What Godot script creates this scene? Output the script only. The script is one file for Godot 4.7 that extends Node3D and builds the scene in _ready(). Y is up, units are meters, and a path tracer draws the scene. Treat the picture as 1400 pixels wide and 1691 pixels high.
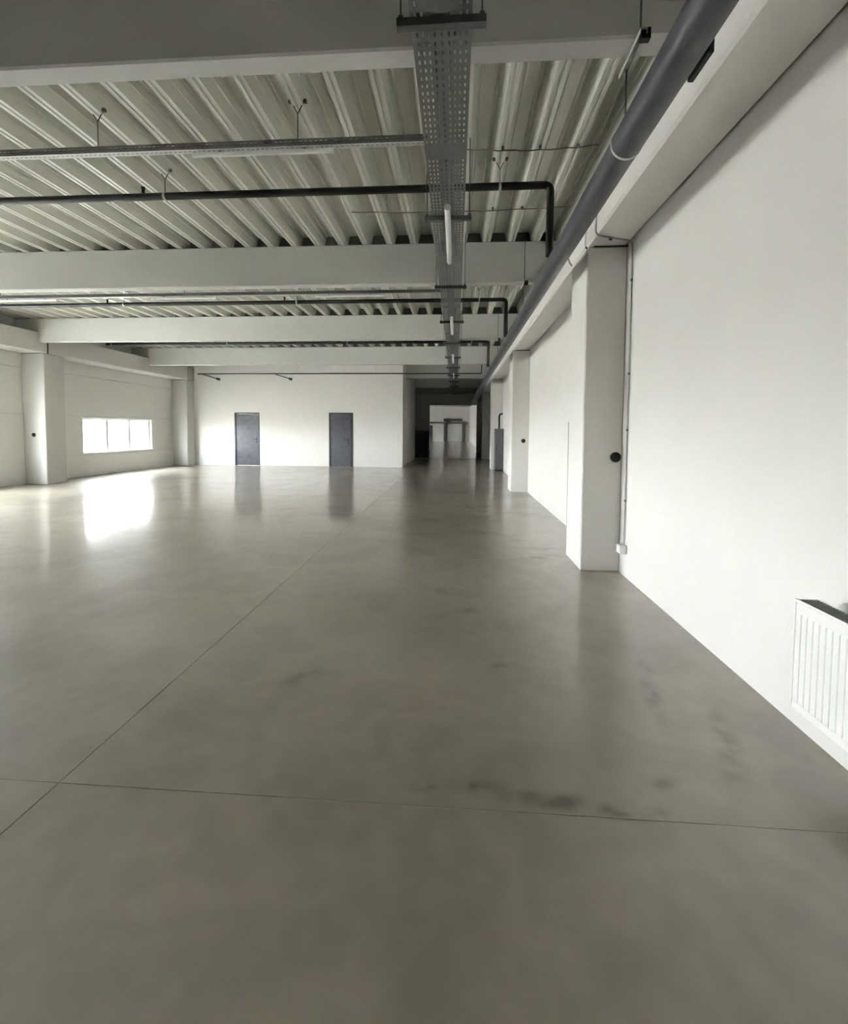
extends Node3D
# Coordinates below: x to the right, y up, d = depth away from the viewer (d = -z of Godot).

const XL := -10.877     # inner face of the window wall
const XLC := -10.28     # inner face of its columns and girder
const XR := 1.695       # inner face of the right wall
const XRC := 1.299      # inner face of its columns and girder
const HG := 3.30        # underside of the edge girders
const HT := 3.80        # top of the edge girders
const HB := 3.541       # underside of the cross beams
const HD := 4.112       # underside of the roof sheet
const HC := 4.34        # roof slab above the sheet
const PITCH := 0.3485   # one rib of the roof sheet
const RIB0 := 0.416
const BEAMS := [2.587, 6.608, 10.605, 14.64]
const TB := 0.145
const COLS_R := [4.747, 10.70, 16.67, 22.63, 28.6]
const COLS_L := [4.75, 10.749, 16.80]
const DC := 0.60
const DW := 17.286      # face of the partition with the two doors

var M := {}
var taken := {}

# ---------------------------------------------------------------- small helpers
func V(x: float, y: float, d: float) -> Vector3:
	return Vector3(x, y, -d)

func st_new() -> SurfaceTool:
	var st := SurfaceTool.new()
	st.begin(Mesh.PRIMITIVE_TRIANGLES)
	return st

func tri(st: SurfaceTool, a: Vector3, b: Vector3, c: Vector3, hint: Vector3) -> void:
	var n := -(b - a).cross(c - a)
	if n.length_squared() < 1e-16:
		return
	n = n.normalized()
	if n.dot(hint) < 0.0:
		var t := b
		b = c
		c = t
		n = -n
	for p in [a, b, c]:
		st.set_normal(n)
		st.add_vertex(p)

func quad(st: SurfaceTool, a: Vector3, b: Vector3, c: Vector3, d: Vector3, hint: Vector3) -> void:
	tri(st, a, b, c, hint)
	tri(st, a, c, d, hint)

# box between two corners (x, y, depth) with chamfered edges
func bx(st: SurfaceTool, x0: float, x1: float, y0: float, y1: float, d0: float, d1: float, bev := 0.0) -> void:
	var lo := Vector3(min(x0, x1), min(y0, y1), -max(d0, d1))
	var hi := Vector3(max(x0, x1), max(y0, y1), -min(d0, d1))
	var c := (lo + hi) / 2.0
	var h := (hi - lo) / 2.0
	var b: float = min(bev, min(h.x, min(h.y, h.z)) * 0.9)
	for ax in 3:
		var u := (ax + 1) % 3
		var v := (ax + 2) % 3
		for s in [-1.0, 1.0]:
			var p := []
			for k in [[-1, -1], [1, -1], [1, 1], [-1, 1]]:
				var q := Vector3.ZERO
				q[ax] = s * h[ax]
				q[u] = k[0] * (h[u] - b)
				q[v] = k[1] * (h[v] - b)
				p.append(c + q)
			var n := Vector3.ZERO
			n[ax] = s
			quad(st, p[0], p[1], p[2], p[3], n)
	if b <= 0.0:
		return
	for ax in 3:          # edges along ax
		var u := (ax + 1) % 3
		var v := (ax + 2) % 3
		for su in [-1.0, 1.0]:
			for sv in [-1.0, 1.0]:
				var p := []
				for k in [[-1, 0], [1, 0], [1, 1], [-1, 1]]:
					var q := Vector3.ZERO
					q[ax] = k[0] * (h[ax] - b)
					q[u] = su * (h[u] - (b if k[1] == 1 else 0.0))
					q[v] = sv * (h[v] - (0.0 if k[1] == 1 else b))
					p.append(c + q)
				var n := Vector3.ZERO
				n[u] = su
				n[v] = sv
				quad(st, p[0], p[1], p[2], p[3], n)
	for sx in [-1.0, 1.0]:
		for sy in [-1.0, 1.0]:
			for sz in [-1.0, 1.0]:
				var s := Vector3(sx, sy, sz)
				tri(st, c + s * (h - Vector3(0, b, b)), c + s * (h - Vector3(b, 0, b)), c + s * (h - Vector3(b, b, 0)), s)

# round bar along a polyline of Godot points
func tube(st: SurfaceTool, pts: Array, r: float, seg := 10, caps := true) -> void:
	var rings := []
	var nrm := []
	var side := Vector3.ZERO
	for i in pts.size():
		var t: Vector3
		if i == 0:
			t = (pts[1] - pts[0]).normalized()
		elif i == pts.size() - 1:
			t = (pts[i] - pts[i - 1]).normalized()
		else:
			t = ((pts[i] - pts[i - 1]).normalized() + (pts[i + 1] - pts[i]).normalized()).normalized()
		if i == 0:
			side = t.cross(Vector3.UP if abs(t.y) < 0.9 else Vector3.RIGHT).normalized()
		else:
			side = (side - t * side.dot(t)).normalized()
		var up := t.cross(side)
		var ring := []
		var rn := []
		for k in seg:
			var a := TAU * k / seg
			var n := side * cos(a) + up * sin(a)
			ring.append(pts[i] + n * r)
			rn.append(n)
		rings.append(ring)
		nrm.append(rn)
	for i in pts.size() - 1:
		for k in seg:
			var k2 := (k + 1) % seg
			var a: Vector3 = rings[i][k]
			var b: Vector3 = rings[i][k2]
			var c: Vector3 = rings[i + 1][k2]
			var d: Vector3 = rings[i + 1][k]
			var na: Vector3 = nrm[i][k]
			var nb: Vector3 = nrm[i][k2]
			var nc: Vector3 = nrm[i + 1][k2]
			var nd: Vector3 = nrm[i + 1][k]
			if (-(b - a).cross(c - a)).dot(na) >= 0.0:
				_sm(st, [a, b, c, a, c, d], [na, nb, nc, na, nc, nd])
			else:
				_sm(st, [a, c, b, a, d, c], [na, nc, nb, na, nd, nc])
	if caps:
		for e in [0, pts.size() - 1]:
			var out: Vector3 = (pts[0] - pts[1]) if e == 0 else (pts[e] - pts[e - 1])
			for k in seg:
				tri(st, pts[e], rings[e][k], rings[e][(k + 1) % seg], out)

func _sm(st: SurfaceTool, p: Array, n: Array) -> void:
	for i in p.size():
		st.set_normal(n[i])
		st.add_vertex(p[i])

# polyline with its inner corners rounded
func bent(pts: Array, rad: float, n := 6) -> Array:
	var out := [pts[0]]
	for i in range(1, pts.size() - 1):
		var a: Vector3 = (pts[i - 1] - pts[i])
		var b: Vector3 = (pts[i + 1] - pts[i])
		var r: float = min(rad, min(a.length(), b.length()) * 0.49)
		var p0: Vector3 = pts[i] + a.normalized() * r
		var p2: Vector3 = pts[i] + b.normalized() * r
		for k in n + 1:
			var t := float(k) / n
			out.append(p0 * (1 - t) * (1 - t) + pts[i] * 2 * t * (1 - t) + p2 * t * t)
	out.append(pts[-1])
	return out

# flat strip of sheet metal with rows of slots; o corner, u along, v across (metres), rows every pu
func perforated(st: SurfaceTool, o: Vector3, u: Vector3, v: Vector3, lu: float, lv: float, pu: float, su: float, centres: Array, sv: float) -> void:
	var n := u.cross(v)
	var rows := int(floor(lu / pu))
	for r in rows:
		var a := r * pu
		var b := a + pu - su
		var c := a + pu
		quad(st, o + u * a, o + u * b, o + u * b + v * lv, o + u * a + v * lv, n)
		var from := 0.0
		for k in centres.size() + 1:
			var to: float = lv if k == centres.size() else centres[k] - sv / 2
			quad(st, o + u * b + v * from, o + u * c + v * from, o + u * c + v * to, o + u * b + v * to, n)
			if k < centres.size():
				from = centres[k] + sv / 2
	if rows * pu < lu:
		quad(st, o + u * rows * pu, o + u * lu, o + u * lu + v * lv, o + u * rows * pu + v * lv, n)

func numbered(called: String) -> String:
	var k: int = taken.get(called, 0)
	taken[called] = k + 1
	return called if k == 0 else "%s_%03d" % [called, k]

# a thing or a piece of the setting: a Node3D at its base
func thing(called: String, label: String, category: String, at := Vector3.ZERO, group := "") -> Node3D:
	var o := Node3D.new()
	o.name = numbered(called)
	add_child(o)
	o.position = at
	o.set_meta("label", label)
	o.set_meta("category", category)
	if group != "":
		o.set_meta("group", group)
	return o

func setting(called: String, at := Vector3.ZERO) -> Node3D:
	var o := Node3D.new()
	o.name = called
	add_child(o)
	o.position = at
	o.set_meta("kind", "structure")
	return o

# commit a shape built in world coordinates as one mesh under parent
func part(called: String, st: SurfaceTool, mat: Material, parent: Node3D, label := "") -> MeshInstance3D:
	var o := MeshInstance3D.new()
	o.mesh = st.commit()
	o.material_override = mat
	o.name = called
	parent.add_child(o, true)
	if parent.get_parent() == self:
		o.position = -parent.position
	if label != "":
		o.set_meta("label", label)
	return o

func piece(called: String, mesh: Mesh, mat: Material, parent: Node3D, at: Vector3) -> MeshInstance3D:
	var o := MeshInstance3D.new()
	o.mesh = mesh
	o.material_override = mat
	o.name = called
	parent.add_child(o, true)
	o.position = at - parent.position if parent.get_parent() == self else at
	return o

func boxpart(called: String, mat: Material, parent: Node3D, x0: float, x1: float, y0: float, y1: float, d0: float, d1: float, bev := 0.0) -> MeshInstance3D:
	var st := st_new()
	bx(st, x0, x1, y0, y1, d0, d1, bev)
	return part(called, st, mat, parent)

# ---------------------------------------------------------------- materials
func lin(r: float, g: float, b: float) -> Color:
	return Color(r, g, b).linear_to_srgb()

func noise_img(w: int, freq: float, octaves: int, sd: int) -> Image:
	# tileable: the last eighth of the tile is cross-faded into the strip before its start
	var n := FastNoiseLite.new()
	n.seed = sd
	n.frequency = freq
	n.fractal_octaves = octaves
	n.noise_type = FastNoiseLite.TYPE_SIMPLEX_SMOOTH
	var m := int(w / 8.0)
	var src := n.get_image(w + m, w + m)
	src.convert(Image.FORMAT_RF)
	var tmp := Image.create(w, w + m, false, Image.FORMAT_RF)
	tmp.blit_rect(src, Rect2i(m, 0, w, w + m), Vector2i.ZERO)
	for x in m:
		var k := (x + 0.5) / m
		for y in w + m:
			var v: float = lerp(tmp.get_pixel(w - m + x, y).r, src.get_pixel(x, y).r, k)
			tmp.set_pixel(w - m + x, y, Color(v, v, v))
	var out := Image.create(w, w, false, Image.FORMAT_RF)
	out.blit_rect(tmp, Rect2i(0, m, w, w), Vector2i.ZERO)
	for y in m:
		var k := (y + 0.5) / m
		for x in w:
			var v: float = lerp(out.get_pixel(x, w - m + y).r, tmp.get_pixel(x, y).r, k)
			out.set_pixel(x, w - m + y, Color(v, v, v))
	return out

func tone_tex(w: int, freq: float, octaves: int, sd: int, lo: Color, hi: Color) -> ImageTexture:
	var src := noise_img(w, freq, octaves, sd)
	var img := Image.create(w, w, false, Image.FORMAT_RGB8)
	for y in w:
		for x in w:
			img.set_pixel(x, y, lo.lerp(hi, src.get_pixel(x, y).r))
	return ImageTexture.create_from_image(img)

func mat(c: Color, rough: float, metal := 0.0) -> StandardMaterial3D:
	var m := StandardMaterial3D.new()
	m.albedo_color = c
	m.roughness = rough
	m.metallic = metal
	return m

func toned(c: Color, rough: float, tex: Texture2D, scale: float, metal := 0.0) -> StandardMaterial3D:
	var m := mat(c, rough, metal)
	m.albedo_texture = tex
	m.uv1_triplanar = true
	m.uv1_world_triplanar = true
	m.uv1_scale = Vector3.ONE * scale
	return m

func floor_material() -> StandardMaterial3D:
	# trowelled, sealed concrete: broad burnished patches, cloudy tone, dark scuffs; one repeat is FT metres
	var w := 1024
	var ft := 20.0
	var broad := noise_img(w, 0.0045, 4, 3)
	var cloud := noise_img(w, 0.02, 4, 8)
	var fine := noise_img(w, 0.11, 3, 21)
	var streak := FastNoiseLite.new()
	streak.seed = 5
	streak.frequency = 0.02
	streak.fractal_octaves = 3
	var img := Image.create(w, w, false, Image.FORMAT_RGB8)
	var rgh := Image.create(w, w, false, Image.FORMAT_RGB8)
	var scuffs := []   # x, depth, half length, half width, turn, strength
	scuffs.append([0.02, 1.79, 0.20, 0.035, 0.08, 0.42])
	scuffs.append([0.42, 1.74, 0.26, 0.04, -0.05, 0.5])
	scuffs.append([0.66, 1.71, 0.14, 0.03, 0.05, 0.5])
	scuffs.append([0.85, 1.86, 0.12, 0.03, 0.4, 0.22])
	scuffs.append([0.32, 2.75, 0.10, 0.05, 0.1, 0.30])
	scuffs.append([0.10, 3.6, 0.18, 0.06, 0.3, 0.22])
	scuffs.append([0.0, 4.0, 0.25, 0.10, -0.2, 0.20])
	scuffs.append([-0.86, 2.55, 0.16, 0.07, 0.8, 0.20])
	scuffs.append([1.12, 2.6, 0.35, 0.05, 1.3, 0.25])
	scuffs.append([1.25, 2.1, 0.3, 0.06, 1.2, 0.25])
	scuffs.append([0.95, 5.2, 0.35, 0.09, 0.4, 0.3])
	scuffs.append([1.05, 5.6, 0.25, 0.08, 0.1, 0.3])
	scuffs.append([0.4, 6.4, 0.5, 0.12, -0.3, 0.22])
	scuffs.append([-0.35, 7.2, 0.6, 0.15, 0.2, 0.18])
	scuffs.append([0.45, 8.6, 0.6, 0.18, 0.1, 0.25])
	scuffs.append([0.2, 10.5, 0.8, 0.25, 0.0, 0.25])
	for py in w:
		var d := -((py + 0.5) / w * ft - 2.0)     # depth 2 - ... repeated every ft metres
		for px in w:
			var x := (px + 0.5) / w * ft - 13.0
			var b := broad.get_pixel(px, py).r
			var c := cloud.get_pixel(px, py).r
			var f := fine.get_pixel(px, py).r
			var t := 0.86 + 0.26 * (b - 0.5) + 0.18 * (c - 0.5) + 0.08 * (f - 0.5) - 0.08 * smoothstep(0.52, 0.68, c * 0.8 + f * 0.2)
			img.set_pixel(px, py, Color(t * 0.985, t * 0.965, t * 0.925))
			var r: float = clamp(0.34 + 0.14 * (c - 0.5) + 0.10 * (b - 0.5) + 0.03 * (f - 0.5), 0.285, 0.45)
			rgh.set_pixel(px, py, Color(r, r, r))
	for s in scuffs:
		var cx: float = (s[0] + 13.0) / ft * w
		var cy: float = fposmod((2.0 - s[1]) / ft, 1.0) * w
		var a: float = s[2] / ft * w * 2.2
		for py in range(int(cy - a), int(cy + a) + 1):
			for px in range(int(cx - a), int(cx + a) + 1):
				var dx := (px + 0.5 - cx) / w * ft
				var dy := -(py + 0.5 - cy) / w * ft
				var u: float = (dx * cos(s[4]) + dy * sin(s[4])) / s[2]
				var v: float = (-dx * sin(s[4]) + dy * cos(s[4])) / s[3]
				var k: float = clamp(1.3 - sqrt(u * u + v * v), 0.0, 1.0) * s[5]
				if k <= 0.0:
					continue
				k *= clamp(0.5 + 1.6 * streak.get_noise_2d(px * 6.0, py * 6.0), 0.1, 1.2)
				var qx := posmod(px, w)
				var qy := posmod(py, w)
				img.set_pixel(qx, qy, img.get_pixel(qx, qy).lerp(Color(0.30, 0.27, 0.23), k))
	var m := mat(lin(0.47, 0.437, 0.372), 1.0)
	m.albedo_texture = ImageTexture.create_from_image(img)
	m.roughness_texture = ImageTexture.create_from_image(rgh)
	m.roughness_texture_channel = BaseMaterial3D.TEXTURE_CHANNEL_RED
	m.metallic_specular = 0.5
	m.clearcoat_enabled = true          # the sealer
	m.clearcoat = 0.7
	m.clearcoat_roughness = 0.10
	m.uv1_triplanar = true
	m.uv1_world_triplanar = true
	m.uv1_scale = Vector3.ONE / ft
	m.uv1_offset = Vector3(13.0, 0.0, 2.0) / ft
	var bump := noise_img(512, 0.012, 3, 44)
	bump.convert(Image.FORMAT_RGBA8)
	bump.bump_map_to_normal_map(1.6)
	m.normal_enabled = true
	m.normal_texture = ImageTexture.create_from_image(bump)
	m.normal_scale = 0.10
	return m

func make_materials() -> void:
	var plaster := tone_tex(256, 0.012, 4, 7, Color(0.985, 0.985, 0.983), Color(1, 1, 1))
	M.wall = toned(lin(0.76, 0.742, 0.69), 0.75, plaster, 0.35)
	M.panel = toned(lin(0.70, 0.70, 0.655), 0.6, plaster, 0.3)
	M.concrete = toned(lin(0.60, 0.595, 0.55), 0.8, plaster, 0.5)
	var zinc := tone_tex(256, 0.03, 4, 12, Color(0.9, 0.9, 0.89), Color(1, 1, 1))
	M.deck = mat(lin(0.68, 0.68, 0.60), 0.36, 0.12)
	M.foam = mat(lin(0.20, 0.20, 0.18), 0.95)
	M.roof = mat(lin(0.35, 0.35, 0.33), 0.9)
	M.floor = floor_material()
	M.joint = mat(lin(0.36, 0.34, 0.29), 0.9)
	M.zinc = toned(lin(0.20, 0.20, 0.19), 0.55, zinc, 2.0, 0.45)
	M.zincdark = toned(lin(0.12, 0.125, 0.12), 0.5, zinc, 2.0, 0.4)
	M.zinclight = toned(lin(0.66, 0.66, 0.62), 0.45, zinc, 2.0, 0.2)
	var grime := tone_tex(256, 0.02, 5, 31, Color(0.72, 0.74, 0.78), Color(1, 1, 1))
	M.pipe = toned(lin(0.095, 0.097, 0.101), 0.38, grime, 1.2)
	M.black = mat(lin(0.008, 0.008, 0.008), 0.45)
	M.rubber = mat(lin(0.006, 0.006, 0.006), 0.6)
	M.whitepaint = mat(lin(0.86, 0.85, 0.80), 0.28)
	M.plastic = mat(lin(0.85, 0.85, 0.83), 0.3)
	M.steelgrey = mat(lin(0.10, 0.10, 0.10), 0.45)
	M.cable = mat(lin(0.10, 0.10, 0.095), 0.6)
	M.conduit = mat(lin(0.45, 0.45, 0.42), 0.5)
	M.wire = mat(lin(0.20, 0.19, 0.15), 0.6)
	var smear := tone_tex(256, 0.02, 4, 17, Color(0.7, 0.7, 0.72), Color(1, 1, 1))
	M.door = toned(lin(0.105, 0.107, 0.122), 0.29, smear, 0.9)
	M.doorframe = mat(lin(0.012, 0.012, 0.014), 0.4)
	M.grille = mat(lin(0.25, 0.25, 0.23), 0.5)
	M.upvc = mat(lin(0.78, 0.78, 0.76), 0.35)
	M.glass = mat(Color(0.9, 0.95, 0.95, 0.08), 0.02)
	M.glass.transparency = BaseMaterial3D.TRANSPARENCY_ALPHA
	M.yard = toned(lin(0.36, 0.35, 0.33), 0.9, plaster, 0.05)
	M.facade = mat(lin(0.19, 0.195, 0.20), 0.8)
	M.facadegrey = mat(lin(0.03, 0.032, 0.035), 0.8)
	M.facadeglass = mat(lin(0.02, 0.022, 0.026), 0.3)

# ---------------------------------------------------------------- camera, sky, exposure
func make_view() -> void:
	var yaw := 0.069
	var pitch := 0.0493
	var roll := -0.0068
	var r1 := Vector3(cos(yaw), 0, sin(yaw))
	var f1 := Vector3(-sin(yaw), 0, cos(yaw))
	var up2 := Vector3(0, cos(pitch), 0) + f1 * sin(pitch)
	var f2 := Vector3(0, -sin(pitch), 0) + f1 * cos(pitch)
	var r3 := r1 * cos(roll) - up2 * sin(roll)
	var u3 := r1 * sin(roll) + up2 * cos(roll)
	var g := func(v: Vector3) -> Vector3: return Vector3(v.x, v.y, -v.z)
	var cam := Camera3D.new()
	cam.name = "camera"
	cam.projection = Camera3D.PROJECTION_FRUSTUM
	cam.near = 0.05
	cam.far = 400.0
	cam.size = cam.near * 1691.0 / 750.0
	cam.frustum_offset = Vector2(0, -cam.near * (845.5 - 746.54) / 750.0)
	cam.transform = Transform3D(Basis(g.call(r3), g.call(u3), -g.call(f2)), Vector3(0, 1.45, 0))
	add_child(cam)
	cam.current = true

	var env := Environment.new()
	env.background_mode = Environment.BG_SKY
	var sky := Sky.new()
	var pm := ProceduralSkyMaterial.new()     # bright overcast
	pm.sky_top_color = Color(0.93, 0.96, 1.0)
	pm.sky_horizon_color = Color(0.97, 0.985, 1.0)
	pm.ground_bottom_color = Color(0.70, 0.69, 0.66)
	pm.ground_horizon_color = Color(0.80, 0.80, 0.78)
	pm.energy_multiplier = 1.0
	sky.sky_material = pm
	env.sky = sky
	env.background_energy_multiplier = 12.0
	env.tonemap_mode = Environment.TONE_MAPPER_LINEAR
	env.tonemap_exposure = 8.3
	env.sdfgi_enabled = true
	env.ssao_enabled = true
	env.ssil_enabled = true
	var sun := DirectionalLight3D.new()      # hazy sun behind the building: it lights the yard, not the rooms
	sun.name = "sun"
	sun.light_color = Color(1.0, 0.96, 0.88)
	sun.light_energy = 3.0
	sun.light_angular_distance = 4.0
	sun.shadow_enabled = true
	sun.rotation_degrees = Vector3(-52, 75, 0)
	add_child(sun)
	var we := WorldEnvironment.new()
	we.environment = env
	add_child(we)

# ---------------------------------------------------------------- the setting
func build_floor() -> void:
	var fl := setting("floor")
	boxpart("joint_filler", M.joint, fl, -11.2, 2.1, -0.30, -0.002, -9.2, 58.2)
	var xs := [-11.15, -7.62, -1.60, 2.0]
	var ds := [-9.15, -4.32, 1.678, 7.69, 13.70, 19.7, 25.7, 31.7, 37.7, 43.7, 49.7, 58.0]
	for i in xs.size() - 1:
		for k in ds.size() - 1:
			var st := st_new()
			bx(st, xs[i] + 0.002, xs[i + 1] - 0.002, -0.2, 0.0, ds[k] + 0.002, ds[k + 1] - 0.002, 0.001)
			part("slab", st, M.floor, fl)

func build_ceiling() -> void:
	var ce := setting("ceiling")
	boxpart("roof_slab", M.roof, ce, -11.2, 2.0, HC, HC + 0.25, -9.2, 58.2)
	# trapezoidal roof sheet, one rib at a time
	var prof := [[-PITCH / 2, 0.195], [-0.128, 0.195], [-0.122, 0.186], [-0.112, 0.186], [-0.106, 0.195], [-0.088, 0.195], [-0.074, 0.118], [-0.065, 0.110], [-0.058, 0.075], [-0.043, 0.0], [-0.012, 0.0], [-0.008, 0.014], [0.008, 0.014], [0.012, 0.0], [0.043, 0.0], [0.058, 0.075], [0.065, 0.110], [0.074, 0.118], [0.088, 0.195], [0.106, 0.195], [0.112, 0.186], [0.122, 0.186], [0.128, 0.195], [PITCH / 2, 0.195]]
	var bays := [[2.66, 6.68], [6.68, 10.68], [10.68, 14.71], [14.71, 18.72]]
	for b in bays:
		var st := st_new()
		var len: float = b[1] - b[0]
		for i in prof.size() - 1:
			var p0: Array = prof[i]
			var p1: Array = prof[i + 1]
			var n := Vector3(p1[1] - p0[1], -(p1[0] - p0[0]), 0)
			quad(st, V(p0[0], p0[1], 0), V(p1[0], p1[1], 0), V(p1[0], p1[1], len), V(p0[0], p0[1], len), n)
			quad(st, V(p0[0], p0[1] + 0.002, 0), V(p1[0], p1[1] + 0.002, 0), V(p1[0], p1[1] + 0.002, len), V(p0[0], p0[1] + 0.002, len), -n)
		var mesh := st.commit()
		for k in range(-32, 4):
			piece("roof_rib", mesh, M.deck, ce, V(RIB0 + k * PITCH, HD, b[0]))
		# dark foam fillers under the sheet on top of the beam at the far end of the bay
		if b[1] < 18.0:
			var fs := st_new()
			var fp := [[0.046, 0.001], [0.092, 0.184], [PITCH - 0.092, 0.184], [PITCH - 0.046, 0.001]]
			for e in [0.0, 0.04]:
				quad(fs, V(fp[0][0], fp[0][1], e), V(fp[1][0], fp[1][1], e), V(fp[2][0], fp[2][1], e), V(fp[3][0], fp[3][1], e), V(0, 0, e - 0.02))
			for i in 4:
				var p0: Array = fp[i]
				var p1: Array = fp[(i + 1) % 4]
				quad(fs, V(p0[0], p0[1], 0), V(p1[0], p1[1], 0), V(p1[0], p1[1], 0.04), V(p0[0], p0[1], 0.04), Vector3((p0[0] + p1[0]) / 2 - PITCH / 2, (p0[1] + p1[1]) / 2 - 0.09, 0))
			var fm := fs.commit()
			for k in range(-32, 3):
				piece("foam_filler", fm, M.foam, ce, V(RIB0 + k * PITCH, HD, b[1] + 0.09))
		# edge strip that closes the sheet against the walls
		boxpart("edge_strip", M.deck, ce, XL - 0.05, RIB0 - 32.5 * PITCH, HD + 0.195, HD + 0.197, b[0], b[1])

func beam(d: float, label: String) -> void:
	var t := thing("roof_beam", label, "beam", V(-4.5, HB, d), "white concrete roof beams across the hall")
	var st := st_new()
	bx(st, XLC + 0.02, XRC - 0.02, HB, HD - 0.002, d, d + TB, 0.012)
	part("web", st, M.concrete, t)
	for e in [[XL + 0.01, XLC + 0.03], [XRC - 0.03, XR - 0.01]]:
		st = st_new()
		bx(st, e[0], e[1], HT + 0.012, HD - 0.002, d, d + TB, 0.012)
		part("bearing_end", st, M.concrete, t)

func column(x0: float, x1: float, d: float, label: String) -> Node3D:
	var t := thing("concrete_column", label, "column", V((x0 + x1) / 2, 0, d + DC / 2), "white columns along the long walls")
	var st := st_new()
	bx(st, x0, x1, 0.0, HG - 0.012, d, d + DC, 0.012)
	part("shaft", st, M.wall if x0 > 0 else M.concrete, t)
	st = st_new()
	bx(st, x0 + (0.07 if x0 > 0 else 0.0), x1 - (0.0 if x0 > 0 else 0.07), HG - 0.0125, HG - 0.0005, d + 0.002, d + DC - 0.01)
	part("bearing_pad", st, M.black, t)
	return t

func girder(xa: float, xb: float, d0: float, d1: float, label: String) -> void:
	var x0 := xa + (0.012 if xa < 0 else 0.0)
	var x1 := xb - (0.012 if xb > 0 else 0.0)
	var t := thing("edge_girder", label, "girder", V((x0 + x1) / 2, HG, (d0 + d1) / 2), "white girders on top of the columns")
	var st := st_new()
	bx(st, x0, x1, HG, HT, d0, d1, 0.02)
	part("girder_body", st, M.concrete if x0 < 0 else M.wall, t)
	st = st_new()
	bx(st, x0 + 0.004, x1 - 0.004, HG + 0.004, HT - 0.004, d1 - 0.001, d1 + 0.011)
	part("joint_seal", st, M.black, t)

func window_unit(n: int, d0: float, d1: float, y0: float, y1: float, panes: int) -> void:
	var w := setting("window_%d" % n, V(XL, y0, (d0 + d1) / 2))
	var xo := XL - 0.10
	var fr := st_new()
	bx(fr, xo - 0.035, xo + 0.035, y0, y0 + 0.045, d0, d1, 0.006)
	bx(fr, xo - 0.035, xo + 0.035, y1 - 0.045, y1, d0, d1, 0.006)
	part("window_frame", fr, M.upvc, w)
	for k in panes + 1:
		var dd: float = lerp(d0 + 0.045, d1 - 0.045, k / float(panes))
		var st := st_new()
		bx(st, xo - 0.035, xo + 0.035, y0 + 0.045, y1 - 0.045, dd - 0.055, dd + 0.055, 0.006)
		part("mullion", st, M.upvc, w)
	for k in panes:
		var a: float = lerp(d0 + 0.045, d1 - 0.045, k / float(panes)) + 0.045
		var b: float = lerp(d0 + 0.045, d1 - 0.045, (k + 1) / float(panes)) - 0.045
		var st := st_new()
		bx(st, xo - 0.004, xo + 0.004, y0 + 0.045, y1 - 0.045, a, b)
		part("pane", st, M.glass, w)
	var si := st_new()
	bx(si, XL - 0.07, XL + 0.03, y0 - 0.022, y0, d0 - 0.03, d1 + 0.03, 0.004)
	part("window_sill", si, M.upvc, w)
	si = st_new()
	bx(si, XL - 0.002, XL + 0.012, y1, y1 + 0.03, d0 - 0.03, d1 + 0.03, 0.003)
	part("head_trim", si, M.upvc, w)

func build_window_wall() -> void:
	var wl := setting("wall_left")
	var rows := [[0.0, 0.617], [0.623, 1.777], [1.783, 2.937], [2.943, HC]]
	var wn := 1
	var bays := [[-9.2, -1.2, []], [-1.2, 4.78, [0.62]], [4.78, 10.78, [5.0]], [10.78, 17.50, [12.57]], [31.6, 38.0, [32.6]], [38.0, 44.0, [39.6]], [44.0, 50.0, [45.6]], [50.0, 58.0, [52.0]]]
	for b in bays:
		var from: float = b[0] + 0.002
		var to: float = b[1] - 0.002
		if b[2].is_empty():
			for r in rows:
				boxpart("wall_panel", M.panel, wl, XL - 0.18, XL, r[0], r[1], from, to, 0.003)
			continue
		var w0: float = b[2][0]
		var tall: bool = w0 == 5.0
		var w1: float = w0 + (4.6 if tall else 3.03)
		var top := 2.30 if tall else 1.725
		for r in rows:
			if r[0] < 0.6 or r[0] > top:
				boxpart("wall_panel", M.panel, wl, XL - 0.18, XL, r[0], r[1], from, to, 0.003)
				continue
			boxpart("wall_panel", M.panel, wl, XL - 0.18, XL, r[0], r[1], from, w0, 0.003)
			boxpart("wall_panel", M.panel, wl, XL - 0.18, XL, r[0], r[1], w1, to, 0.003)
			if r[0] < 0.7:
				boxpart("wall_panel", M.panel, wl, XL - 0.18, XL, r[0], 0.70, w0, w1)
			if r[1] > top:
				boxpart("wall_panel", M.panel, wl, XL - 0.18, XL, top, r[1], w0, w1)
		window_unit(wn, w0, w1, 0.70, top, 5 if tall else 3)
		wn += 1
	boxpart("wall_core", M.joint, wl, XL - 0.12, XL - 0.06, 0.61, 0.63, -9.2, 58.0)
	boxpart("wall_core", M.joint, wl, XL - 0.12, XL - 0.06, 1.77, 1.79, -9.2, 58.0)
	boxpart("wall_core", M.joint, wl, XL - 0.12, XL - 0.06, 2.93, 2.95, -9.2, 58.0)

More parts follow.
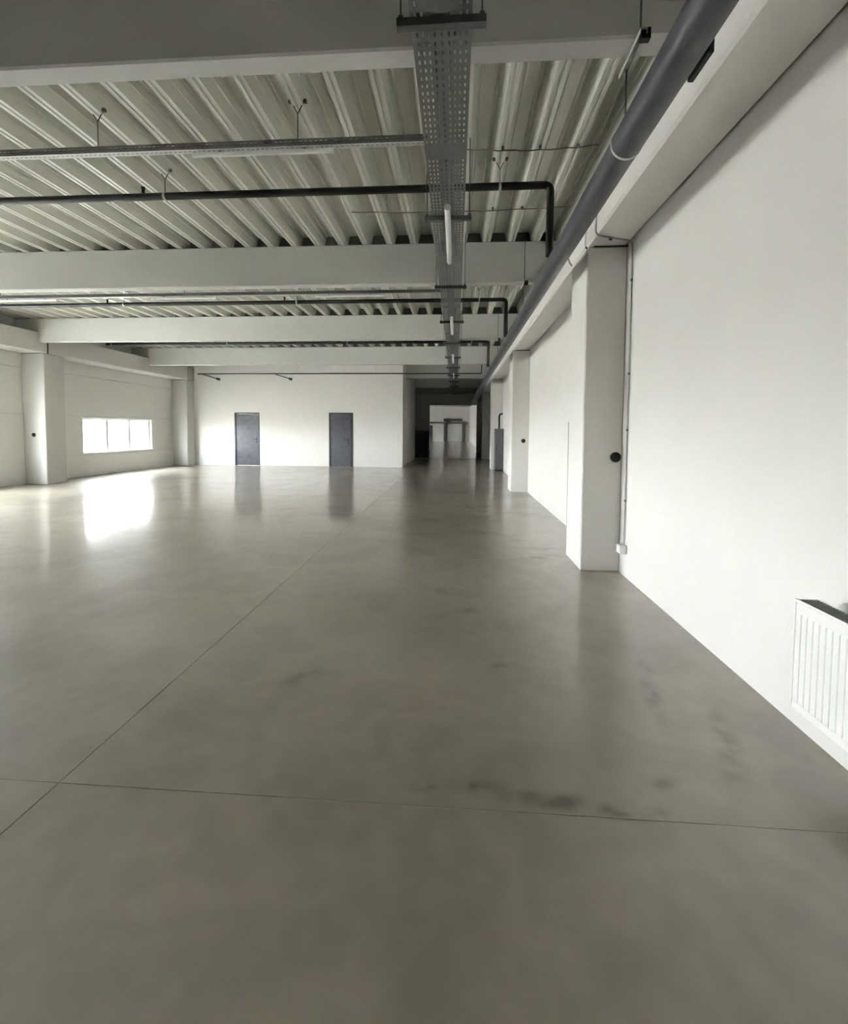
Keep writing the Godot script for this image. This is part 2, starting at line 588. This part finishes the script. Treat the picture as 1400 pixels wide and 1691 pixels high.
func build_walls() -> void:
	build_window_wall()
	var wr := setting("wall_right")
	boxpart("wall_surface", M.wall, wr, XR, XR + 0.3, 0.0, HC, -9.2, 58.2)
	var rear := setting("wall_rear")
	boxpart("wall_surface", M.wall, rear, -11.2, 2.0, 0.0, HC, -9.2, -9.0)
	# partition with the two doors
	var wb := setting("wall_back")
	var dd := 0.2
	var e := [-8.647, -7.646, -4.883, -3.938, -2.02]
	boxpart("wall_surface", M.wall, wb, XL - 0.1, e[0], 0, HC, DW, DW + dd)
	boxpart("wall_surface", M.wall, wb, e[0], e[1], 2.07, HC, DW, DW + dd)
	boxpart("wall_surface", M.wall, wb, e[1], e[2], 0, HC, DW, DW + dd)
	boxpart("wall_surface", M.wall, wb, e[2], e[3], 2.08, HC, DW, DW + dd)
	boxpart("wall_surface", M.wall, wb, e[3], e[4], 0, HC, DW, DW + dd)
	door(1, e[0], e[1], 2.07, true)
	door(2, e[2], e[3], 2.08, false)
	boxpart("room_back", M.wall, wb, XL - 0.1, -2.2, 0, HC, 19.0, 19.1)
	# passage beyond it
	var wp := setting("wall_passage")
	boxpart("wall_surface", M.wall, wp, -2.22, -2.03, 0, HC, DW + dd, 22.76)
	boxpart("wall_surface", M.wall, wp, -6.2, -2.22, 0, HC, 22.56, 22.76)
	boxpart("wall_surface", M.wall, wp, -6.2, -6.0, 0, HC, 22.76, 31.6)
	var wf := setting("wall_far")
	boxpart("wall_surface", M.wall, wf, -11.05, -1.80, 0, HC, 31.6, 31.8)
	boxpart("wall_surface", M.wall, wf, -1.80, XR, 3.16, HC, 31.6, 31.8)
	boxpart("wall_surface", M.wall, wf, -11.05, XR, 0, HC, 57.0, 57.3)

func door(n: int, x0: float, x1: float, h: float, wide_leaf: bool) -> void:
	var t := setting("door_%d" % n, V((x0 + x1) / 2, 0, DW))
	var jamb_l := 0.06
	var jamb_r := 0.03 if wide_leaf else 0.10
	var st := st_new()
	bx(st, x0, x0 + jamb_l, 0, h, DW - 0.012, DW + 0.12, 0.004)
	bx(st, x1 - jamb_r, x1, 0, h, DW - 0.012, DW + 0.12, 0.004)
	bx(st, x0 + jamb_l, x1 - jamb_r, h - 0.055, h, DW - 0.012, DW + 0.12, 0.004)
	part("door_frame", st, M.doorframe, t)
	st = st_new()
	bx(st, x0 + jamb_l + 0.004, x1 - jamb_r - 0.004, 0.008, h - 0.06, DW + 0.012, DW + 0.06, 0.004)
	var leaf := part("door_leaf", st, M.door, t)
	var hx := x1 - jamb_r - 0.085
	st = st_new()
	bx(st, hx - 0.022, hx + 0.022, 0.87, 1.10, DW + 0.002, DW + 0.012, 0.003)
	part("lock_plate", st, M.black, leaf)
	st = st_new()
	tube(st, bent([V(hx, 1.03, DW + 0.012), V(hx, 1.03, DW - 0.05), V(hx - 0.13, 1.03, DW - 0.05)], 0.02), 0.011)
	part("handle", st, M.black, leaf)
	st = st_new()
	tube(st, [V(hx, 0.93, DW + 0.004), V(hx, 0.93, DW - 0.02)], 0.016)
	part("lock_cylinder", st, M.black, leaf)

# ---------------------------------------------------------------- services under the roof
func rod_v(parent: Node3D, x: float, y0: float, d: float) -> void:
	# threaded rod hung from a rib of the sheet by a small V bracket
	var st := st_new()
	tube(st, [V(x, y0, d), V(x, HD - 0.06, d)], 0.005, 6)
	var rod := part("hanger_rod", st, M.zinc, parent)
	st = st_new()
	for s in [-1.0, 1.0]:
		tube(st, [V(x, HD - 0.065, d), V(x + s * 0.052, HD + 0.03, d)], 0.005, 6)
		bx(st, x + s * 0.047, x + s * 0.075, HD + 0.02, HD + 0.045, d - 0.012, d + 0.012)
	part("v_bracket", st, M.steelgrey, rod)

func main_tray() -> void:
	var x0 := -0.238
	var x1 := 0.060
	var y := 3.420
	var t := thing("cable_tray", "wide perforated zinc cable tray running down the hall under the beams", "cable tray", V((x0 + x1) / 2, y, 9.0))
	var cols := []
	for k in 4:
		cols.append(0.026 + k * 0.029)
	cols.append(0.149)
	for k in 4:
		cols.append(0.185 + k * 0.029)
	var w := x1 - x0
	for s in 12:
		var a := 1.30 + s * 2.032
		var st := st_new()
		var len := 2.032 - 0.12
		perforated(st, V(x0, y, a + 0.06), V(0, 0, 1), Vector3(1, 0, 0), len, w, 0.0565, 0.026, cols, 0.010)
		quad(st, V(x0, y, a), V(x1, y, a), V(x1, y, a + 0.06), V(x0, y, a + 0.06), Vector3.DOWN)
		quad(st, V(x0, y, a + 2.032 - 0.06), V(x1, y, a + 2.032 - 0.06), V(x1, y, a + 2.032), V(x0, y, a + 2.032), Vector3.DOWN)
		for x in [x0, x1]:
			perforated(st, V(x, y, a), V(0, 0, 1), Vector3.UP, 2.032, 0.055, 0.0565, 0.028, [0.03], 0.010)
			var lip := 0.008 if x == x0 else -0.008
			quad(st, V(x, y + 0.055, a), V(x + lip, y + 0.055, a), V(x + lip, y + 0.055, a + 2.032), V(x, y + 0.055, a + 2.032), Vector3.UP)
		part("tray_section", st, M.zinc, t)
	for k in 10:
		var d := 2.275 + k * 2.025
		var st := st_new()
		var ov := 0.066
		bx(st, x0 - ov, x1 + ov, y - 0.042, y - 0.003, d - 0.0205, d + 0.0205, 0.002)
		var br := part("support_channel", st, M.zincdark, t)
		for x in [x0 - ov + 0.02, x1 + ov - 0.02]:
			st = st_new()
			tube(st, [V(x, y - 0.042, d), V(x, HD + 0.002, d)], 0.005, 6)
			bx(st, x - 0.012, x + 0.012, y + 0.002, y + 0.014, d - 0.012, d + 0.012)
			part("hanger_rod", st, M.zincdark, br)
	for c in [[-0.13, 0.012, "thick grey cable lying left in the wide cable tray"], [-0.085, 0.014, "thick grey cable lying in the middle of the wide cable tray"], [-0.045, 0.011, "thin grey cable lying right in the wide cable tray"]]:
		var st := st_new()
		var pts := []
		for i in 30:
			pts.append(V(c[0] + 0.008 * sin(i * 1.7 + c[0] * 40.0), y + c[1] + 0.001, 1.4 + i * 0.8))
		tube(st, pts, c[1], 8)
		var tc := thing("tray_cable", c[2], "cable", V(c[0], y, 12.0), "cables in the wide tray")
		part("sheath", st, M.cable, tc)
	var names := ["white tube lamp under the wide tray, nearest to the viewer", "white tube lamp under the wide tray, second from the viewer", "white tube lamp under the wide tray, third from the viewer", "white tube lamp under the wide tray near the passage"]
	for k in 4:
		var d0: float = 3.97 + k * 3.85
		batten("tube_lamp", names[k], V(-0.088, y, d0), V(-0.088, y, d0 + 1.28), "tube lamps under the wide tray", true)
	var sd := thing("smoke_detector", "round grey detector under the wide cable tray at the top edge", "detector", V(-0.088, y - 0.04, 2.08))
	var s2 := st_new()
	tube(s2, [V(-0.088, y - 0.045, 2.085), V(-0.088, y - 0.002, 2.085)], 0.115, 28)
	part("housing", s2, M.zinc, sd)

func batten(called: String, label: String, a: Vector3, b: Vector3, group: String, big: bool) -> void:
	var mid := (a + b) / 2
	var t := thing(called, label, "lamp", mid, group)
	var u := (b - a).normalized()
	var r := 0.027 if big else 0.019
	var gap := 0.046 if big else 0.012
	var drop := Vector3(0, -r - gap, 0)
	var st := st_new()
	tube(st, [a + drop + u * 0.03, b + drop - u * 0.03], r, 14)
	part("diffuser", st, M.plastic, t)
	for e in [a, b - u * 0.04]:
		st = st_new()
		tube(st, [e + drop, e + drop + u * 0.04], r + 0.002, 14)
		part("end_cap", st, M.plastic, t)
	for k in [0.2, 0.8]:
		st = st_new()
		var c := a.lerp(b, k)
		var lo := c + Vector3(-0.008, -gap - 0.004, -0.008)
		var hi := c + Vector3(0.008, -0.001, 0.008)
		bx(st, lo.x, hi.x, lo.y, hi.y, -hi.z, -lo.z)
		part("clip", st, M.zinc, t)

func side_tray(d: float, y: float, xl: float, lamps: Array, label: String, lamp_labels: Array) -> void:
	var xr := -0.25
	var w := 0.06
	var t := thing("cable_channel", label, "cable channel", V((xl + xr) / 2, y, d), "narrow cable channels across the hall")
	var st := st_new()
	perforated(st, V(xl, y, d), Vector3(1, 0, 0), V(0, 0, 1), xr - xl, w, 0.042, 0.022, [w / 2], 0.008)
	var base := part("channel_base", st, M.zinclight, t)
	st = st_new()
	perforated(st, V(xl, y, d), Vector3(1, 0, 0), Vector3.UP, xr - xl, 0.055, 0.042, 0.024, [0.03], 0.011)
	part("channel_side", st, M.zinc, t)
	st = st_new()
	perforated(st, V(xl, y, d + w), Vector3(1, 0, 0), Vector3.UP, xr - xl, 0.055, 0.042, 0.024, [0.03], 0.011)
	part("channel_side", st, M.zinc, t)
	for k in range(-29, -1):
		if posmod(k, 5) == 0:
			var x := RIB0 + k * PITCH
			rod_v(t, x, y + 0.002, d + w / 2)
	var cc := thing("channel_cable", "dark cables lying inside the " + label.trim_prefix("narrow perforated "), "cable", V((xl + xr) / 2, y, d + w / 2), "cables in the channels")
	st = st_new()
	tube(st, [V(xl, y + 0.024, d + w / 2), V(xr, y + 0.024, d + w / 2)], 0.022, 8)
	part("sheath", st, M.rubber, cc)
	for i in lamps.size():
		batten("batten_lamp", lamp_labels[i], V(lamps[i], y, d + w / 2), V(lamps[i] + 1.2, y, d + w / 2), "batten lamps under the cable channels", false)

func sprinkler_pipe(d: float, y: float, xl: float, xe: float, r: float, label: String) -> void:
	var t := thing("black_pipe", label, "pipe", V((xl + xe) / 2, y, d), "black pipes across the hall")
	var st := st_new()
	tube(st, bent([V(xl, y, d), V(xe, y, d), V(xe, 3.19, d)], r * 1.9, 8), r, 14)
	part("pipe_run", st, M.black, t)
	var k := 0
	for i in range(-30, 1):
		if posmod(i, 10) == 0:
			var x := RIB0 + i * PITCH
			rod_v(t, x, y + r, d)
			st = st_new()
			tube(st, [V(x - 0.012, y, d), V(x + 0.012, y, d)], r + 0.004, 14)
			part("pipe_clip", st, M.zinclight, t)
	for x in [-3.31, -6.9]:
		st = st_new()
		tube(st, [V(x, y + r * 0.8, d), V(x, y + r + 0.05, d)], 0.016, 8)
		tube(st, [V(x, y + r + 0.05, d), V(x, y + r + 0.065, d)], 0.022, 8)
		part("sprinkler_head", st, M.black, t)

func big_pipe() -> void:
	var x := 0.975
	var y := 3.120
	var r := 0.087
	var t := thing("heating_pipe", "thick dark grey steel pipe hung along the right wall", "pipe", V(x, y, 9.0))
	var joints := [0.6, 2.80, 8.8, 14.8, 18.0, 30.0]
	for i in joints.size() - 1:
		var st := st_new()
		tube(st, [V(x, y, joints[i] + 0.004), V(x, y, joints[i + 1] - 0.004)], r if i != 0 else r + 0.001, 36)
		part("pipe_length", st, M.pipe, t)
		st = st_new()
		tube(st, [V(x, y, joints[i + 1] - 0.008), V(x, y, joints[i + 1] + 0.010)], r + 0.004, 36)
		part("pipe_joint", st, M.zinclight if i == 0 else M.pipe, t)
	# hangers from brackets under the beams
	for i in BEAMS.size():
		var d: float = BEAMS[i]
		var st := st_new()
		perforated(st, V(0.935, HB - 0.003, d - 0.06), V(0, 0, 1), Vector3(1, 0, 0), 0.32, 0.035, 0.045, 0.026, [0.0175], 0.012)
		quad(st, V(0.935, HB - 0.003, d - 0.06), V(0.935, HB - 0.03, d - 0.06), V(0.935, HB - 0.03, d + 0.26), V(0.935, HB - 0.003, d + 0.26), Vector3.LEFT)
		quad(st, V(0.97, HB - 0.003, d - 0.06), V(0.97, HB - 0.03, d - 0.06), V(0.97, HB - 0.03, d + 0.26), V(0.97, HB - 0.003, d + 0.26), Vector3.RIGHT)
		var br := part("slotted_bracket", st, M.zinclight, t)
		st = st_new()
		bx(st, 0.945, 0.995, HB - 0.045, HB + 0.012, d - 0.045, d - 0.008, 0.003)
		part("clamp", st, M.black, br)
		st = st_new()
		tube(st, [V(0.945, HB + 0.01, d - 0.03), V(0.945, HD, d - 0.03)], 0.005, 6)
		part("hanger_rod", st, M.zincdark, br)
		st = st_new()
		tube(st, [V(0.965, y + r, d + 0.22), V(0.965, HB + 0.0, d + 0.22)], 0.005, 6)
		part("hanger_rod", st, M.zincdark, br)
		st = st_new()
		tube(st, [V(0.965, y + r - 0.004, d + 0.22), V(0.965, y + r + 0.03, d + 0.22)], 0.011, 8)
		part("eye_nut", st, M.zincdark, br)
	# dark plate clamped to the side of the pipe
	var sp := st_new()
	bx(sp, 1.068, 1.098, 3.085, 3.150, 2.12, 2.30, 0.006)
	part("clamp_plate", sp, M.black, t)

func ceiling_wires() -> void:
	var specs := [[4.45, 0.07, 1.30, "thin wire strung below the roof sheet, nearer one of two"], [5.62, -1.30, 1.33, "thin wire strung below the roof sheet, farther one of two"]]
	for s in specs:
		var t := thing("ceiling_wire", s[3], "wire", V((s[1] + s[2]) / 2, HD, s[0]))
		var pts := []
		for i in 17:
			var k := i / 16.0
			pts.append(V(lerp(s[1], s[2], k), HD - 0.010 - 0.012 * sin(k * PI) - 0.004 * sin(k * 31.0), s[0] + 0.03 * sin(k * 3.0)))
		var st := st_new()
		tube(st, pts, 0.006, 6)
		part("wire_run", st, M.wire, t)
		for i in 4:
			var x: float = RIB0 + (i - 1) * PITCH
			if x > s[1] and x < s[2]:
				st = st_new()
				bx(st, x - 0.012, x + 0.012, HD - 0.022, HD + 0.001, s[0] - 0.012, s[0] + 0.024)
				part("clip", st, M.steelgrey, t)

# ---------------------------------------------------------------- things along the walls
func wall_things() -> void:
	# round black sockets on the column faces
	for s in [[1.628, 1.183, 4.747, 0.052, "round black socket on the nearest right-hand column"], [1.574, 1.206, 10.70, 0.048, "round black socket on the second right-hand column"], [-10.602, 1.254, 10.749, 0.05, "round black socket on the left-hand column by the window"]]:
		var t := thing("round_socket", s[4], "socket", V(s[0], s[1], s[2]), "round black sockets on the columns")
		var st := st_new()
		tube(st, [V(s[0], s[1], s[2] + 0.002), V(s[0], s[1], s[2] - 0.010)], s[3], 24)
		part("face_plate", st, M.rubber, t)
		st = st_new()
		tube(st, [V(s[0], s[1], s[2] - 0.008), V(s[0], s[1], s[2] - 0.016)], s[3] * 0.62, 20)
		part("insert", st, M.rubber, t)
	# grey conduit from the girder down the corner behind the nearest column
	var t2 := thing("grey_conduit", "thin grey conduit dropping from the girder beside the nearest column", "conduit", V(1.668, 0.3, 4.56))
	var st2 := st_new()
	tube(st2, bent([V(XRC - 0.012, 3.50, 4.42), V(XRC - 0.012, HG - 0.012, 4.46), V(1.55, HG - 0.014, 4.57), V(1.682, HG - 0.016, 4.60), V(1.682, 0.32, 4.60)], 0.06, 6), 0.008, 8)
	part("conduit_run", st2, M.conduit, t2)
	for y in [0.75, 1.45, 2.0, 2.9]:
		st2 = st_new()
		tube(st2, [V(1.682, y, 4.60), V(1.682, y + 0.02, 4.60)], 0.011, 8)
		part("conduit_clip", st2, M.zincdark, t2)
	st2 = st_new()
	tube(st2, [V(1.45, HG - 0.014, 4.545), V(1.47, HG - 0.014, 4.55)], 0.017, 8)
	part("conduit_clip", st2, M.black, t2)
	var jb := thing("junction_box", "small white junction box at the foot of the grey conduit", "junction box", V(1.66, 0.245, 4.60))
	var sj := st_new()
	bx(sj, 1.628, XR - 0.0005, 0.235, 0.325, 4.54, 4.64, 0.006)
	part("box_body", sj, M.plastic, jb)
	sj = st_new()
	bx(sj, 1.622, 1.629, 0.240, 0.320, 4.545, 4.635, 0.003)
	part("box_lid", sj, M.plastic, jb)
	# loose cables that cross the girder face beyond the first column
	var lc := thing("girder_cable", "thin loose cable looping down the girder beyond the nearest column", "cable", V(XRC, 3.3, 5.5))
	var sl := st_new()
	tube(sl, bent([V(1.06, 3.16, 5.62), V(XRC - 0.008, 3.62, 5.55), V(XRC - 0.008, 3.40, 5.48), V(XRC - 0.008, HG + 0.01, 5.34)], 0.08), 0.006, 6)
	part("cable_run", sl, M.wire, lc)
	# thin cable duct up the wall between the first two columns
	var cd := thing("cable_duct", "hair-thin grey cable running halfway up the right wall", "cable", V(XR, 0, 6.95))
	var sc := st_new()
	tube(sc, [V(XR - 0.003, 0.0, 6.95), V(XR - 0.003, 1.58, 6.97)], 0.004, 6)
	part("cable_run", sc, M.wire, cd)
	# electrical cabinet at the third column
	var ec := thing("electrical_cabinet", "narrow dark grey electrical cabinet standing by the third right-hand column", "cabinet", V(1.55, 0, 16.3))
	var se := st_new()
	bx(se, 1.415, 1.69, 0.0, 0.06, 16.14, 16.62)
	part("plinth", se, M.black, ec)
	se = st_new()
	bx(se, 1.405, 1.693, 0.06, 1.50, 16.12, 16.64, 0.006)
	part("cabinet_body", se, M.steelgrey, ec)
	se = st_new()
	bx(se, 1.412, 1.685, 0.10, 1.47, 16.105, 16.119, 0.003)
	var cdoor := part("cabinet_door", se, M.steelgrey, ec)
	se = st_new()
	bx(se, 1.43, 1.45, 0.80, 0.92, 16.09, 16.106, 0.003)
	part("lock", se, M.black, cdoor)
	var ch := thing("black_conduit", "bent black conduit rising from the dark grey cabinet", "conduit", V(1.55, 1.5, 16.4))
	se = st_new()
	tube(se, bent([V(1.55, 1.50, 16.4), V(1.55, 2.0, 16.4), V(1.67, 2.04, 16.62)], 0.1), 0.032, 12)
	part("conduit_run", se, M.black, ch)
	# small white box on the column in the dark passage
	var wb := thing("distribution_box", "small white box on the column inside the dark passage", "box", V(1.55, 1.22, 22.62))
	se = st_new()
	bx(se, 1.47, 1.60, 1.22, 1.66, 22.53, 22.629, 0.008)
	part("box_body", se, M.plastic, wb)

func radiator() -> void:
	var x0 := 1.51
	var y0 := 0.217
	var y1 := 0.714
	var d0 := 0.86
	var d1 := 2.092
	var t := thing("panel_radiator", "white ribbed panel radiator low on the right wall", "radiator", V(1.56, y0, (d0 + d1) / 2))
	var st := st_new()
	bx(st, x0 + 0.006, x0 + 0.016, y0, y1 - 0.006, d0, d1, 0.004)
	var front := part("front_panel", st, M.whitepaint, t)
	# one pressed rib, shared
	var rib := st_new()
	var hw := 0.0145
	var ya := y0 + 0.035
	var yb := y1 - 0.055
	var ring := []
	for lv in [[1.0, 0.0, 0.0], [0.86, 0.003, 0.006], [0.6, 0.0042, 0.012]]:
		ring.append([hw * lv[0], lv[1], lv[2]])
	for i in 2:
		var a: Array = ring[i]
		var b: Array = ring[i + 1]
		var pa := [V(-a[1], ya + a[2], -a[0]), V(-a[1], ya + a[2], a[0]), V(-a[1], yb - a[2], a[0]), V(-a[1], yb - a[2], -a[0])]
		var pb := [V(-b[1], ya + b[2], -b[0]), V(-b[1], ya + b[2], b[0]), V(-b[1], yb - b[2], b[0]), V(-b[1], yb - b[2], -b[0])]
		for k in 4:
			quad(rib, pa[k], pa[(k + 1) % 4], pb[(k + 1) % 4], pb[k], Vector3(-1, 0, 0))
	var z: Array = ring[2]
	quad(rib, V(-z[1], ya + z[2], -z[0]), V(-z[1], ya + z[2], z[0]), V(-z[1], yb - z[2], z[0]), V(-z[1], yb - z[2], -z[0]), Vector3(-1, 0, 0))
	var mesh := rib.commit()
	var n := int((d1 - d0 - 0.02) / 0.0333)
	for k in n:
		piece("pressed_rib", mesh, M.whitepaint, front, V(x0 + 0.0065, 0, d1 - 0.024 - k * 0.0333))
	st = st_new()
	bx(st, x0 + 0.088, x0 + 0.098, y0, y1 - 0.006, d0, d1, 0.004)
	part("rear_panel", st, M.whitepaint, t)
	for e in [d0 - 0.003, d1 - 0.001]:
		st = st_new()
		bx(st, x0 + 0.004, x0 + 0.100, y0 + 0.02, y1 - 0.004, e, e + 0.004, 0.001)
		part("side_panel", st, M.whitepaint, t)
	st = st_new()
	bx(st, x0, x0 + 0.008, y1 - 0.014, y1, d0 - 0.004, d1 + 0.004, 0.003)
	bx(st, x0 + 0.096, x0 + 0.102, y1 - 0.014, y1, d0 - 0.004, d1 + 0.004, 0.002)
	var grille := part("grille_frame", st, M.whitepaint, t)
	st = st_new()
	for k in int((d1 - d0) / 0.016):
		bx(st, x0 + 0.008, x0 + 0.096, y1 - 0.010, y1 - 0.004, d0 + k * 0.016, d0 + k * 0.016 + 0.006)
	part("grille_slats", st, M.grille, grille)
	st = st_new()
	for k in int((d1 - d0) / 0.02):
		bx(st, x0 + 0.018, x0 + 0.086, y0 + 0.03, y1 - 0.04, d0 + 0.01 + k * 0.02, d0 + 0.012 + k * 0.02)
	part("convector_fins", st, M.grille, t)
	for d in [d0 + 0.2, d1 - 0.2]:
		st = st_new()
		bx(st, x0 + 0.098, XR - 0.0005, y0 + 0.04, y1 - 0.03, d - 0.015, d + 0.015)
		part("wall_bracket", st, M.grille, t)

func passage_things() -> void:
	var t := thing("floor_strip", "pale metal strip across the floor of the dark passage", "strip", V(-0.4, 0, 22.95))
	var st := st_new()
	bx(st, -2.0, XRC - 0.05, 0.0, 0.008, 22.90, 23.0, 0.003)
	part("strip_plate", st, M.whitepaint, t)
	t = thing("storage_box", "black waist-high box left in the dark passage", "box", V(-1.73, 0, 23.4))
	st = st_new()
	bx(st, -2.09, -1.37, 0.0, 1.36, 23.10, 23.8, 0.02)
	part("box_body", st, M.rubber, t)
	st = st_new()
	bx(st, -2.11, -1.35, 1.36, 1.40, 23.08, 23.82, 0.01)
	part("box_lid", st, M.rubber, t)
	# thin pipe across the partition with two branches
	t = thing("partition_pipe", "thin dark pipe across the white partition above the doors", "pipe", V(-4.5, 3.54, 17.0))
	st = st_new()
	tube(st, bent([V(-9.95, 3.54, 17.0), V(0.935, 3.54, 17.0), V(0.945, 3.86, 17.0)], 0.05), 0.026, 10)
	part("pipe_run", st, M.steelgrey, t)
	for x in [-9.75, -6.90]:
		st = st_new()
		tube(st, [V(x, 3.53, 17.0), V(x + 0.60, 3.345, 16.99)], 0.022, 8)
		var br := part("branch", st, M.steelgrey, t)
		st = st_new()
		tube(st, [V(x + 0.57, 3.352, 16.99), V(x + 0.68, 3.325, 16.99)], 0.05, 10)
		part("end_cap", st, M.black, br)
	for x in [-8.3, -6.0, -3.0]:
		st = st_new()
		tube(st, [V(x, 3.56, 17.0), V(x, 4.27, 17.0)], 0.006, 6)
		part("hanger_rod", st, M.zinclight, t)
	# frame of the far gateway
	t = thing("gateway_frame", "dark steel gateway frame at the far end of the next hall", "frame", V(-0.1, 0, 56.9))
	for x in [-1.28, 1.03]:
		st = st_new()
		bx(st, x - 0.2, x + 0.2, 0, 2.5, 56.75, 56.99, 0.01)
		part("post", st, M.steelgrey, t)
	st = st_new()
	bx(st, -3.4, 1.52, 2.22, 2.44, 56.6, 56.75, 0.01)
	part("rail", st, M.steelgrey, t)
	st = st_new()
	bx(st, -1.48, 0.83, 2.56, 2.83, 56.6, 56.9, 0.01)
	part("header", st, M.black, t)
	t = thing("far_door", "dark narrow door far off in the next hall", "door", V(-3.0, 0, 56.95))
	st = st_new()
	bx(st, -3.5, -2.88, 0, 2.0, 56.9, 56.998, 0.01)
	var leaf := part("door_leaf", st, M.door, t)
	st = st_new()
	bx(st, -3.1, -3.0, 1.0, 1.05, 56.86, 56.9)
	part("handle", st, M.black, leaf)

func outside() -> void:
	var t := thing("yard", "pale paved yard outside the windows", "ground", V(-40, -0.25, 15))
	boxpart("paving", M.yard, t, -120, -11.06, -0.45, -0.25, -80, 120)
	t = thing("factory_building", "grey industrial building across the yard seen through the window", "building", V(-26, -0.25, 30))
	boxpart("wall", M.facade, t, -30, -21.9, -0.25, 7.5, 20, 40)
	boxpart("roof_edge", M.facadegrey, t, -30.3, -21.6, 7.5, 7.9, 19.7, 40.3)
	boxpart("grey_band", M.facadegrey, t, -21.9, -21.84, 1.00, 1.16, 20, 40)
	for d in [22.7, 26.7, 29.8, 34.0]:
		boxpart("downpipe", M.facadegrey, t, -21.9, -21.78, -0.25, 1.00, d, d + 0.14)
	for d in [25.7, 28.1, 30.6, 33.2]:
		var w := boxpart("window", M.facadegrey, t, -21.9, -21.85, 0.15, 0.62, d, d + 0.5)
		boxpart("pane", M.facadeglass, w, -21.86, -21.84, 0.19, 0.58, d + 0.04, d + 0.46)

func _ready() -> void:
	make_view()
	make_materials()
	build_floor()
	build_ceiling()
	build_walls()
	var bl := ["nearest white roof beam, cut by the top of the picture", "second white roof beam, behind the hanging tube lamp", "third white roof beam from the viewer", "farthest white roof beam, in front of the door wall"]
	for i in 4:
		beam(BEAMS[i], bl[i])
	beam(18.65, "shaded white roof beam just inside the dark passage")
	beam(22.66, "dim roof beam deeper inside the dark passage")
	beam(26.7, "dimmest roof beam at the end of the dark passage")
	var cl := ["nearest white column on the right wall, with a large black socket", "second white column on the right wall", "third white column on the right wall, behind the grey cabinet", "shaded column inside the dark passage", "black-looking column at the end of the dark passage"]
	for i in COLS_R.size():
		column(XRC, XR, COLS_R[i], cl[i])
	column(XL, XLC, COLS_L[1], "white column left of the window on the left wall")
	column(XL, XLC, COLS_L[2], "white column right of the window, beside the door wall")
	var gd := [-9.0, 4.83, 10.80, 16.77, 22.7, 31.6]
	var gl := ["white girder over the right wall nearest the viewer", "white girder between the first and second right-hand columns", "white girder between the second and third right-hand columns", "shaded girder at the mouth of the dark passage", "dark girder at the end of the passage"]
	for i in 5:
		girder(XRC, XR, gd[i] + 0.006, gd[i + 1] - 0.006, gl[i])
	girder(XL, XLC, 4.855, 10.885, "white girder on the left wall at the picture's left edge")
	girder(XL, XLC, 10.900, 16.93, "white girder on the left wall above the window")
	girder(XL, XLC, 16.945, 17.27, "short white girder stub in the corner by the door wall")
	main_tray()
	side_tray(3.77, 3.775, -8.0, [-2.23], "narrow perforated cable channel nearest the viewer", ["white batten lamp under the nearest cable channel"])
	side_tray(7.82, 3.775, -10.2, [-2.45, -5.43, -8.41], "narrow perforated cable channel behind the second beam", ["white batten lamp under the second channel, right one", "white batten lamp under the second channel, middle one", "white batten lamp under the second channel, left one"])
	side_tray(11.85, 3.775, -10.2, [], "narrow perforated cable channel behind the third beam", [])
	sprinkler_pipe(4.70, 3.88, -10.2, 0.915, 0.037, "black pipe nearest the viewer with an elbow down to the grey pipe")
	sprinkler_pipe(8.67, 3.88, -10.2, 0.915, 0.037, "black pipe behind the second beam")
	sprinkler_pipe(12.74, 3.88, -10.2, 0.88, 0.037, "black pipe behind the third beam")
	big_pipe()
	ceiling_wires()
	wall_things()
	radiator()
	passage_things()
	outside()
